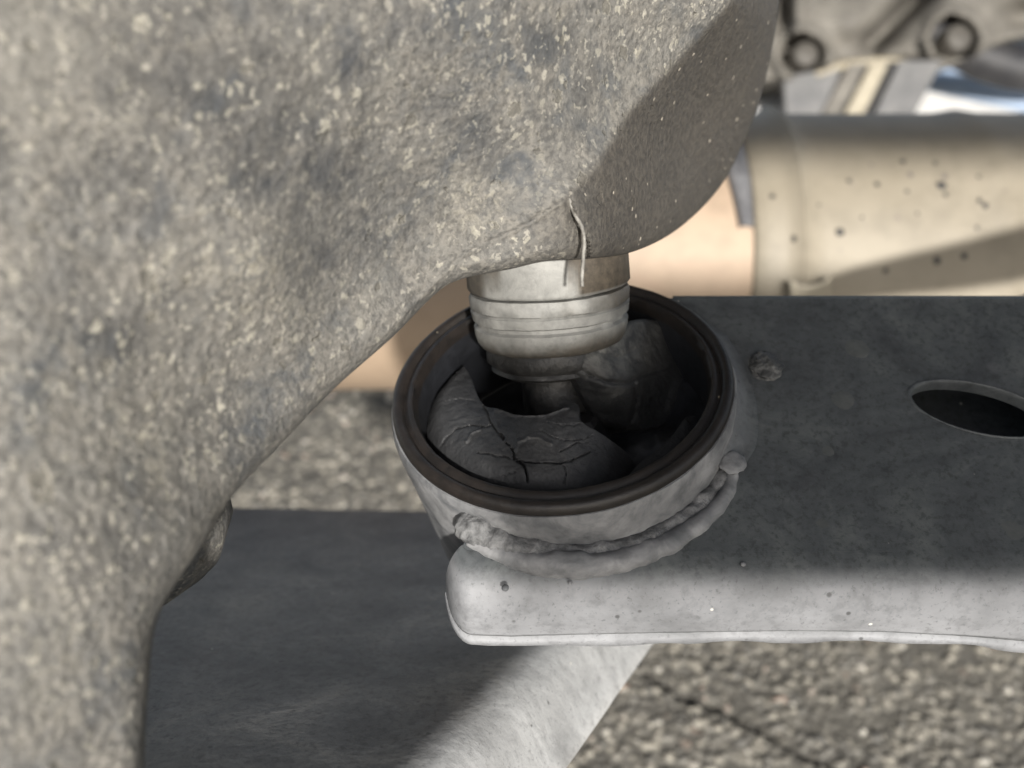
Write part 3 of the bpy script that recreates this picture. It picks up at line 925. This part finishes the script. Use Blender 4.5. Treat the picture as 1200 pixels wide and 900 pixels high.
def pad(name, poly, hf, step, thick, mt, cracks=(), seed=0, ridges=()):
    poly = catmull(np.array(list(poly) + [poly[0]], float), 260)[:-1]
    v, faces, be = poly_grid(poly, step)
    h = hf(v[:, 0], v[:, 1])
    v3 = np.stack([v[:, 0], v[:, 1], v[:, 0] * 0], 1)
    jx = v[:, 0] + 2.6 * vnoise(v3, .11, 3, seed + 1); jy = v[:, 1] + 2.6 * vnoise(v3, .11, 3, seed + 31)
    for line, w, dep in cracks:
        q, _ = polydist(jx, jy, line)
        w2 = w * (1 + .6 * vnoise(v3, .2, 2, seed))
        h = h - .75 * dep * np.exp(-(q / (w2 * .8)) ** 2)
    for line, w, up in ridges:
        q, _ = polydist(jx, jy, line)
        h = h + up * np.exp(-(q / w) ** 2)
    p = ring_hit(v[:, 0], v[:, 1], h)
    q = p - RC_C; ax = q @ AX_C
    rad = q - ax[:, None] * AX_C; rl = np.linalg.norm(rad, axis=1)
    drop = .0045 * np.clip((rl - .0250) / .0045, 0, 1.3) ** 2
    nz = vnoise(p, 120, 3, seed) * .0005 + vnoise(p, 420, 3, seed + 8) * .00012 + vnoise(p, 1300, 2, seed + 4) * .00014
    p = RC_C + rad * (np.minimum(rl, .0292) / rl)[:, None] + AX_C * (ax - drop + nz)[:, None]
    n = len(v)
    low = p - AX_C * thick
    f2 = list(faces)
    for a, b in be: f2.append((a, b, b + n, a + n))
    f2 += [tuple(i + n for i in q) for q in faces]
    o = new_mesh(name, W(np.vstack([p, low])), f2, mt, bush, sharp=70)
    dust = np.exp(-((v[:, 0] - 650) / 52) ** 2 - ((v[:, 1] - 505) / 34) ** 2) + .45 * np.exp(-((v[:, 0] - 545) / 40) ** 2 - ((v[:, 1] - 495) / 45) ** 2)
    set_attr(o, 'dust', np.concatenate([np.clip(dust, 0, 1), np.zeros(n)]))
    return o
pad_h = tps([(545, 436, -.0050), (520, 465, -.0040), (490, 505, -.0048), (510, 550, -.0046), (560, 590, -.0048), (620, 600, -.0050), (700, 590, -.0070), (560, 480, -.0022), (600, 500, .0002), (580, 530, .0004),
             (640, 486, -.0010), (680, 478, -.0014), (650, 510, .0008), (695, 520, -.0022), (640, 550, .0000), (720, 535, -.0062), (742, 550, -.0125), (720, 570, -.0085), (560, 555, -.0012), (530, 510, -.0018)])
pad('rubber_pad', [(543, 428), (552, 443), (559, 462), (568, 475), (582, 478), (598, 484), (618, 487), (638, 487), (654, 482), (668, 474), (676, 473), (679, 480), (678, 489), (686, 498), (700, 506), (716, 516),
                   (732, 528), (744, 544), (746, 562), (732, 582), (690, 602), (640, 610), (590, 606), (545, 592), (508, 570), (482, 536), (478, 505), (497, 468), (524, 442)], pad_h, 1.15, .013, M['rubber_top'], CR, 3, RIDGE)
pad('rubber_flap', [(737, 556), (752, 540), (770, 527), (786, 514), (796, 500), (806, 488), (818, 483), (832, 470), (842, 478), (838, 505), (820, 530), (795, 550), (768, 566), (746, 570)],
    lambda x, y: -.0070 + .0000 * x, 1.6, .010, M['rubber_top'], (), 9)

# ================================================================== BALL STUD
PA_C = unit(np.array([-.075, .957, -.280]))
PB_C = PC(650, 446, .2145)
stud = empty('ball_stud', W(PB_C), 'pale dusty round metal stud standing between the knuckle and the torn bushing', 'ball stud')
PA = dirW(PA_C); PB = W(PB_C)
def stud_parts():
    ph = dirW(unit(np.array([1, .08, 0])))
    r0 = .0168
    prof = [(.0205, .0), (.0205, r0 - .0016), (.0209, r0 - .0004), (.0216, r0 + .0001), (.028, r0 + .0000), (.0326, r0 - .0004), (.0326, 0)]
    o = lathe('stud_shank', prof, PB, PA, M['stud'], stud, seg=180, hint=ph, amp=.00018, freq=300, sharp=45)
    a, e1, e2 = frame_of(PA, ph)
    v = np.array([x.co[:] for x in o.data.vertices]) - PB
    x = v @ e1; t = v @ a
    nz = vnoise(v, 260, 3) * .0012
    brown_mask = np.clip((x + nz - (.0008 + (.0335 - t) * .30)) / .0009, 0, 1) * np.clip((t - .0208) / .0006, 0, 1)
    brown_mask = np.maximum(brown_mask, np.clip((-.0105 - x + nz + (t - .026) * .5) / .0012, 0, 1) * .85)
    set_attr(o, 'brown_mask', brown_mask)  # browner right of a slanting edge and at the far left
    prof = [(.0085, .0), (.0085, .0134), (.0090, .0147), (.0104, .0156), (.0122, .0161), (.0134, .0162), (.0139, .0155), (.0146, .0155), (.0150, .0163), (.0168, .0166), (.0172, .0161), (.0176, .0166), (.0196, .0167), (.0203, .0163), (.0204, .0)]
    o = lathe('collar', prof, PB, PA, M['stud'], stud, seg=180, hint=ph, amp=.00028, freq=260, sharp=50)
    v = np.array([x.co[:] for x in o.data.vertices]) - PB
    set_attr(o, 'brown_mask', np.maximum(np.clip((v @ e1 - .004 + vnoise(v, 200, 3) * .008) / .008, 0, .75) * np.clip(((v @ a) - .0165) / .001, 0, 1), np.clip((.0122 - (v @ a) + vnoise(v, 220, 3) * .0022 + (v @ e1) * .06) / .0028, 0, .85)))  # browner high on the right and towards the bottom
    prof = [(-.006, 0), (-.006, .0070), (.0022, .0072), (.0030, .0118), (.0038, .0130), (.0046, .0126), (.0056, .0138), (.0072, .0140), (.0088, .0136), (.0088, 0)]
    lathe('neck', prof, PB, PA, M['neck'], stud, seg=120, hint=ph, amp=.0004, freq=220, sharp=50)
    # hexagonal nut deep under the stud
    bm = bmesh.new()
    for (t, r) in ((-.0165, .0098), (-.0155, .0108), (-.0085, .0108), (-.0075, .0098)):
        for k in range(6):
            an = math.radians(60 * k + 12)
            bm.verts.new(Vector(PB + a * t + r * (math.cos(an) * e1 + math.sin(an) * e2)))
    bm.verts.ensure_lookup_table()
    for i in range(3):
        for k in range(6):
            bm.faces.new([bm.verts[i * 6 + k], bm.verts[i * 6 + (k + 1) % 6], bm.verts[(i + 1) * 6 + (k + 1) % 6], bm.verts[(i + 1) * 6 + k]])
    bm.faces.new([bm.verts[k] for k in range(6)]); bm.faces.new([bm.verts[18 + k] for k in range(6)])
    from_bm('nut', bm, M['dark'], stud, smooth=False)
stud_parts()
# rubber still clinging to the hub: a moulded lobe right of the stud and the wall behind it
def relief(name, poly, ctrl, thick, mt, seed, step=1.6, rr=14, noise_a=.0006, grooves=()):
    poly = catmull(np.array(list(poly) + [poly[0]], float), 160)[:-1]
    v, faces, be = poly_grid(poly, step)
    d = tps(ctrl)(v[:, 0], v[:, 1])
    dm, _ = polydist(v[:, 0], v[:, 1], np.vstack([poly[::2], poly[:1]]))
    for line, w, dep in grooves:
        q, sd = polydist(v[:, 0] + 2 * vnoise(np.stack([v[:, 0], v[:, 1], v[:, 0] * 0], 1), .09, 3), v[:, 1], line)
        d = d + dep * np.exp(-(q / w) ** 2) - .6 * dep * np.where(sd > 0, np.exp(-(q / (w * 4)) ** 2), 0)
    e = np.clip(1 - dm / rr, 0, 1)
    d = d + (1 - np.sqrt(np.clip(1 - e * e, 0, 1))) * rr * .00022
    p = PC(v[:, 0], v[:, 1], d)
    p = p * (1 + (vnoise(p, 150, 3, seed) * noise_a + vnoise(p, 600, 3, seed + 5) * noise_a * .35) / d)[:, None] if 0 else p + (p / np.linalg.norm(p, axis=1)[:, None]) * (vnoise(p, 150, 3, seed) * noise_a + vnoise(p, 600, 3, seed + 5) * noise_a * .35)[:, None]
    n = len(v)
    q = p + np.array([0, -.3, .95]) * thick
    f2 = list(faces) + [(a, b, b + n, a + n) for a, b in be] + [tuple(i + n for i in f) for f in faces]
    return new_mesh(name, W(np.vstack([p, q])), f2, mt, bush)
relief('rubber_wall', [(722, 392), (750, 372), (785, 372), (812, 392), (828, 425), (828, 460), (812, 482), (790, 500), (772, 520), (740, 540), (705, 545), (700, 500), (740, 470)],
       [(730, 395, .240), (780, 375, .243), (820, 400, .238), (790, 420, .2305), (825, 450, .231), (760, 440, .2285), (790, 480, .226), (750, 500, .2275), (715, 530, .2285), (770, 515, .229)], .012, M['rubber'], 31, rr=18)
lobe = relief('rubber_lobe', [(662, 420), (684, 408), (708, 398), (730, 380), (756, 374), (790, 384), (818, 414), (828, 452), (814, 484), (786, 502), (756, 508), (724, 504), (700, 494), (686, 474), (674, 448)],
       [(670, 418, .2000), (690, 408, .2005), (715, 398, .2045), (735, 384, .2100), (758, 386, .2165), (720, 420, .2040), (745, 424, .2095), (770, 425, .2165), (690, 430, .2000), (708, 446, .2005), (730, 446, .2045), (755, 444, .2105),
        (780, 446, .2180), (690, 460, .2050), (714, 468, .2060), (740, 472, .2110), (766, 470, .2165), (712, 490, .2130), (745, 496, .2160), (800, 395, .2270), (822, 440, .2250), (800, 480, .2225), (795, 420, .2235)], .012, M['lump'], 12, step=1.3, rr=9, noise_a=.0009,
       grooves=[([(690, 440), (712, 449), (736, 450), (752, 440), (770, 436)], 3.2, .0010), ([(742, 450), (746, 470), (740, 492)], 3.5, .0007), ([(700, 412), (724, 420), (752, 406)], 3.5, .0005)])
lv = np.array([x.co[:] for x in lobe.data.vertices])
lc = lv - CAM
ly = 450 - (lc @ UV) / (lc @ FV) / TT * 600; lx = 600 + (lc @ RV) / (lc @ FV) / TT * 600
set_attr(lobe, 'dust', np.clip((446 - ly) / 26, 0, 1) * np.clip((785 - lx) / 70, 0, 1) * .9 + .35 * np.exp(-((lx - 722) / 10) ** 2 - ((ly - 462) / 9) ** 2))

# bent wire under the knuckle
bpy.context.view_layer.update()
def on_knuckle(px, py, lift):
    d = Vector(unit(P(px, py, 1.0) - CAM))
    ok, loc, nrm, idx = kn.ray_cast(Vector(CAM), d)
    dep = (np.array(loc) - CAM) @ FV if ok else None
    return dep
wpx = [(668, 232), (670, 244), (675, 254), (681, 264), (684, 275), (684.5, 287), (683.5, 300), (683, 312), (682, 324), (682, 336)]
dep = [on_knuckle(x, y, 0) for x, y in wpx]
last = None
wl = []
for (x, y), d in zip(wpx, dep):
    if d is None or (last is not None and d > last + .002): d = last
    last = d
    wl.append(PC(x, y, d - (-.0004 if y < 236 else .0004)))
wp = catmull(np.array(wl), 90)
wire = sweep('bent_wire', W(wp), np.interp(np.linspace(0, 1, 90), [0, .35, 1], [.00024, .00034, .00034]), M['wire'], None, seg=12, amp=.00009, freq=2500)
tag(wire, 'thin grey bent wire hanging from the knuckle over the stud', 'wire')

# ================================================================== LOWER ARM (beneath)
low = empty('lower_link', P(450, 750, .3), 'wide dark flat lower arm with a pale rounded edge, crossing under the control arm', 'lower arm')
def lower_arm():
    # top plane through three sighted points, in the view frame
    A = PC(270, 597, .350); B = PC(520, 600, .346); C = PC(470, 900, .170)
    n = unit(np.cross(B - A, C - A)); n = n if n[1] > 0 else -n
    def hit(px, py, h=0):
        r = PC(px, py, 1.0); t = ((A + n * h) @ n) / (r @ n); return r * t
    # right edge of the flat part, before it rolls over
    e0, e1 = hit(716, 655), hit(396, 960)
    back_l, back_r = hit(60, 592), hit(830, 604)
    ed = unit(e1 - e0); out = np.cross(n, ed); out = out if out[0] > 0 else -out
    N = 40
    bd = unit(back_r - back_l); inn = np.cross(n, bd); inn = inn if inn[2] < 0 else -inn
    f0 = -((e0 - back_l) @ inn) / ((e1 - e0) @ inn) + .01
    E = np.array([e0 + (e1 - e0) * f for f in np.linspace(f0, 1.25, N)])
    Lf = np.array([back_l + (hit(-60, 1000) - back_l) * f for f in np.linspace(0, 1.1, N)])
    rows = []; shade_dirt = []
    for i in range(N):
        # clip the plate by its back edge
        row = []
        for f in np.linspace(0, 1, 24): row.append(Lf[i] + (E[i] - Lf[i]) * f); shade_dirt.append(1.0)
        r = .012
        for a in np.radians(np.linspace(5, 62, 14)):
            row.append(E[i] + out * r * math.sin(a) - n * r * (1 - math.cos(a))); shade_dirt.append(max(0, 1 - a / .5))
        eb = row[-1]; fd = out * math.cos(math.radians(62)) - n * math.sin(math.radians(62))
        for dz in (.003, .006, .0095, .0125):
            row.append(eb + fd * dz); shade_dirt.append(0)
        row.append(row[-1] - n * .0012 - out * .0006); shade_dirt.append(0)
        row.append(row[-1] - out * .01 - n * .0005); shade_dirt.append(0)
        row.append(row[-1] - out * .004 + n * .001); shade_dirt.append(0)
        rows.append(row)
    pts = np.array(rows); m = pts.shape[1]
    flat = pts.reshape(-1, 3)
    flat = flat + n * (vnoise(flat, 40, 3) * .0006 + vnoise(flat, 300, 2) * .00015)[:, None]
    # back edge: everything beyond the line back_l-back_r is drawn onto it
    bd = unit(back_r - back_l); inn = np.cross(n, bd); inn = inn if inn[2] < 0 else -inn
    s = (flat - back_l) @ inn
    flat = flat - inn * np.minimum(s, 0)[:, None]
    o = new_mesh('arm_body', W(flat), grid_faces(N, m), M['lower_arm'], low)
    set_attr(o, 'shade_dirt', shade_dirt)  # flat top painted darker for shade, rolled edge left pale
    # rear wall
    L = np.linspace(0, 1, 30)
    rw = []
    for dz, di in ((0, 0), (-.0008, -.001), (-.002, -.0012), (-.005, -.0012)):
        for f in L: rw.append(back_l + (back_r - back_l) * f + n * dz + inn * di)
    o = new_mesh('rear_wall', W(np.array(rw)), grid_faces(4, 30), M['lower_arm'], low)
    set_attr(o, 'shade_dirt', np.ones(len(rw)))
lower_arm()

# ================================================================== EXHAUST
exh = empty('exhaust', P(900, 290, .5), 'fat cream and peach exhaust muffler lying behind the control arm', 'exhaust')
MO = P(1030, 300, .565)
MA = dirW(unit(np.array([1.0, .012, .02])))
mu = dirW(np.array([0, 1.0, 0]))
k = TT / 600 * .565
xm = lambda px: (px - 600) * TT / 600 * .490 - 430 * k
RD = .0775
def drum():
    prof = [(xm(880), .060), (xm(880), RD - .0030), (xm(884), RD - .0014), (xm(900), RD - .0006), (xm(912), RD), (xm(922), RD + .0005), (xm(934), RD + .0045), (xm(948), RD + .0008), (xm(965), RD), (xm(1080), RD),
            (xm(1150), RD), (xm(1162), RD + .0008), (xm(1176), RD + .0018), (xm(1192), RD + .0008), (xm(1204), RD), (xm(1360), RD - .001), (xm(1420), RD - .02), (xm(1440), 0)]
    lathe('muffler_shell', prof, MO, MA, M['muffler'], exh, seg=120, hint=mu, amp=.0004, freq=30, sharp=50)
    prof = [(xm(150), 0), (xm(150), RD - .010), (xm(160), RD - .006), (xm(880), RD - .005), (xm(896), RD - .006)]
    lathe('pipe', prof, MO, MA, M['pipe'], exh, seg=120, hint=mu, amp=.0005, freq=25, sharp=50)
drum()
# grey clamp band over the joint, open towards the bottom
def clamp_taper(pts, rad, a):
    up = rad @ dirW(np.array([0, 1.0, 0])); t = (pts - MO) @ a
    k = np.clip((.62 - up) / .62, 0, 1) * np.where(rad @ FV < 0, 1, 0)
    return pts + a * ((xm(879) - t) * k * .5)[:, None]
prof = [(xm(849), RD - .006), (xm(849), RD - .003), (xm(852), RD - .0004), (xm(861), RD + .0010), (xm(871), RD + .0004), (xm(879), RD - .002), (xm(879), RD - .006)]
lathe('clamp_band', prof, MO, MA, M['clamp'], exh, seg=80, hint=mu, arc=(-100, 86), sharp=40, bump=clamp_taper)
# mud specks on the shell
bpy.context.view_layer.update()
shell = [o for o in exh.children if o.name.startswith('muffler_shell')][0]
for i, (x, y, r0) in enumerate([(1103, 217, 5.5), (1148, 235, 3.2), (1154, 241, 3.8), (984, 272, 5), (930, 280, 4), (1058, 189, 3.2), (1096, 191, 2.6), (995, 212, 3), (1028, 216, 3.2), (1063, 224, 2.6), (905, 230, 3.2),
                                (1108, 228, 2.6), (1098, 305, 4.4), (1130, 300, 4), (1038, 317, 3.2), (1147, 207, 2.4), (1145, 267, 2.6), (1075, 250, 2), (960, 240, 2), (1010, 255, 2)]):
    d = Vector(unit(P(x, y, 1.0) - CAM))
    ok, loc, nrm, idx = shell.ray_cast(Vector(CAM), d)
    if ok: blob('mud_speck', np.array(loc), r0 * TT / 600 * .49, np.array(nrm), M['dark'], exh, amp=.45, flat=.25, seed=i * 3.7, n=(7, 5), freq=1.8)
# pale tab added in place of a patch of sunlight low on the shell
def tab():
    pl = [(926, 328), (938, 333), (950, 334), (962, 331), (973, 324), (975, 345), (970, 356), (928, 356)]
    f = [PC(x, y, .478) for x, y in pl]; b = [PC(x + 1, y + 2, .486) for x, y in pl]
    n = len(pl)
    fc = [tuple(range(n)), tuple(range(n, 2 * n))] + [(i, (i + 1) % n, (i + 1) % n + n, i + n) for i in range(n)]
    new_mesh('sun_patch_tab', W(np.array(f + b)), fc, M['cream'], exh, smooth=False)
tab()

# ================================================================== GEARBOX AND BRACKETS
gb = empty('gearbox', P(1050, 20, .8), 'grey beige gearbox casting with round bolt heads, at the top right corner', 'gearbox')
GD = 1.22
GS = 1.4
def gearbox():
    global GD
    out = [(860, -160), (860, 84), (882, 96), (915, 96), (950, 88), (985, 74), (1015, 70), (1060, 69), (1108, 74), (1128, 70), (1150, 62), (1175, 50), (1200, 44), (1300, 30), (1300, -160)]
    v, faces, be = poly_grid(np.array(out, float), 5.0)
    x, y = v[:, 0], v[:, 1]
    dep = np.full(len(v), GD)
    dmin = polydist(x, y, out[1:-1])[0]
    dep -= .02 * np.clip(dmin / 60, 0, 1) ** .5
    def g(cx, cy, sx, sy, amt):
        return amt * np.exp(-((x - cx) / sx) ** 2 - ((y - cy) / sy) ** 2)
    dep -= g(936, 10, 7, 38, .016)                                # upright rib
    dep += g(918, 5, 9, 32, .04)
    r, _ = polydist(x, y, [(1020, 52), (1050, 22), (1095, -20)])   # dark hollow slanting between the webs
    dep += .06 * np.exp(-(r / 12) ** 2)
    dep -= g(1000, 30, 40, 26, .012)
    dep -= g(1085, 52, 28, 15, .016)
    dep += g(1108, 46, 8, 20, .022)
    dep += g(1205, 20, 28, 18, .03)
    dep -= .012 * np.exp(-((dmin - 6) / 6) ** 2)
    for cx, cy, rr in ((942, 66, 30), (1120, 47, 32)):
        d = np.hypot(x - cx, y - cy)
        d2 = np.hypot(x - cx + 5, y - cy + 3)
        dep -= .016 * np.exp(-((d - rr) / 7) ** 2)
        dep += .035 * (d2 < rr - 6)
    dep = GD + (dep - GD) * GS
    p = PC(x, y, dep)
    p = p + np.array([0, 0, 1.0]) * (vnoise(p, 30, 3) * .003)[:, None]
    n = len(v)
    q = p + np.array([0, .02, .16])
    f2 = list(faces) + [(a, b, b + n, a + n) for a, b in be] + [tuple(i + n for i in f) for f in faces]
    new_mesh('case', W(np.vstack([p, q])), f2, M['gearbox'], gb)
    for cx, cy, rr in ((942, 66, 15.5), (1120, 47, 16.5)):
        kk = TT / 600 * (GD - .02)
        c = P(cx, cy, GD - .018)
        ax = dirW(unit(np.array([.02, .05, -1.0])))
        lathe('bolt', [(-.03, rr * kk * 1.02), (.007, rr * kk), (.0105, rr * kk * .86), (.012, rr * kk * .5), (.0121, 0)], c, ax, M['bolt'], gb, seg=24, amp=.0004, freq=120)
    sweep('lower_rail', catmull(P(np.array([955, 985, 1010, 1040, 1062]), np.array([88, 78, 74, 72, 75]), GD - .016), 30), .0055, M['cream'], gb, seg=10)
gearbox()

brk = empty('support_bracket', P(1020, 100, .86), 'slanting pale grey and cream metal legs between the gearbox and the exhaust', 'bracket')
def leg(name, pts, d0, th, m):
    f = P(np.array([p[0] for p in pts]), np.array([p[1] for p in pts]), np.full(len(pts), d0))
    b = f + dirW([0.002, .0, th])
    n = len(pts)
    fc = [tuple(range(n)), tuple(range(n, 2 * n))] + [(i, (i + 1) % n, (i + 1) % n + n, i + n) for i in range(n)]
    o = new_mesh(name, np.vstack([f, b]), fc, m, brk, smooth=False)
    bv = o.modifiers.new('b', 'BEVEL'); bv.width = .002; bv.segments = 2
    return o
leg('plate', [(902, 88), (1000, 76), (966, 150), (885,142)][::-1] if False else [(918, 90), (990, 74), (962, 142), (921, 142)], 1.20, .02, M['strut'])
leg('leg', [(996, 74), (1018, 74), (982, 142), (958, 142)], 1.195, .02, M['gearbox'])
leg('leg', [(1021, 74), (1042, 74), (1008, 142), (985, 142)], 1.18, .02, M['cream'])
leg('leg', [(1040, 72), (1056, 72), (1022, 142), (1008, 142)], 1.185, .02, M['dark'])
leg('leg', [(1054, 70), (1106, 70), (1068, 142), (1020, 142)], 1.17, .03, M['strut'])

# dark curved hose at the right edge
hose = sweep('dark_hose', catmull(P(np.array([1085, 1120, 1160, 1215, 1290]), np.array([40, 53, 72, 84, 80]), 1.24), 40), .026, M['dark'], None, seg=20)
tag(hose, 'dark curved hose dropping below the gearbox at the right edge', 'hose')

# ================================================================== CAR FLOOR ABOVE, PLUS ADDED SHADE BARS AND ROD (all out of the frame)
body_o = empty('car_underbody', (0, .5, .7), 'black coated car underside above the suspension parts, with added shade bars and rod', 'car underside')
def slab(name, x0, x1, y0, y1, z0, z1, m, parent):
    v = [(x, y, z) for z in (z0, z1) for y in (y0, y1) for x in (x0, x1)]
    f = [(0, 1, 3, 2), (4, 5, 7, 6), (0, 1, 5, 4), (2, 3, 7, 6), (0, 2, 6, 4), (1, 3, 7, 5)]
    return new_mesh(name, v, f, m, parent, smooth=False)
slab('floor_panel', -1.2, 1.2, -.25, .95, .95, .99, M['underbody'], body_o)
slab('cross_shade_bar', .19, 1.2, -.215, -.185, .605, .687, M['underbody'], body_o)  # added bar out of view, darkens the top of the muffler
slab('side_shade_bar', .045, .25, -.215, -.185, .469, .509, M['underbody'], body_o)  # added bar out of view, keeps the sun off the arm's top
slab('shade_bar_step', .070, .25, -.213, -.187, .509, .523, M['underbody'], body_o)  # extra height on the added bar, shades the arm's back edge
TE = math.tan(SUN_EL) / math.cos(SUN_AZ)
rod = catmull(np.array([(x, .27, .42 + kk - TE * .27) for x, kk in ((.150, -.012), (.175, -.004), (.21, .003), (.26, .013), (.33, .032), (.45, .07))]), 40)
sweep('shade_rod', rod, np.interp(np.linspace(0, 1, 40), [0, .2, .5, 1], [.003, .0085, .0135, .015]), M['underbody'], body_o, seg=14)  # added rod out of view, throws the slanting shadow on the muffler
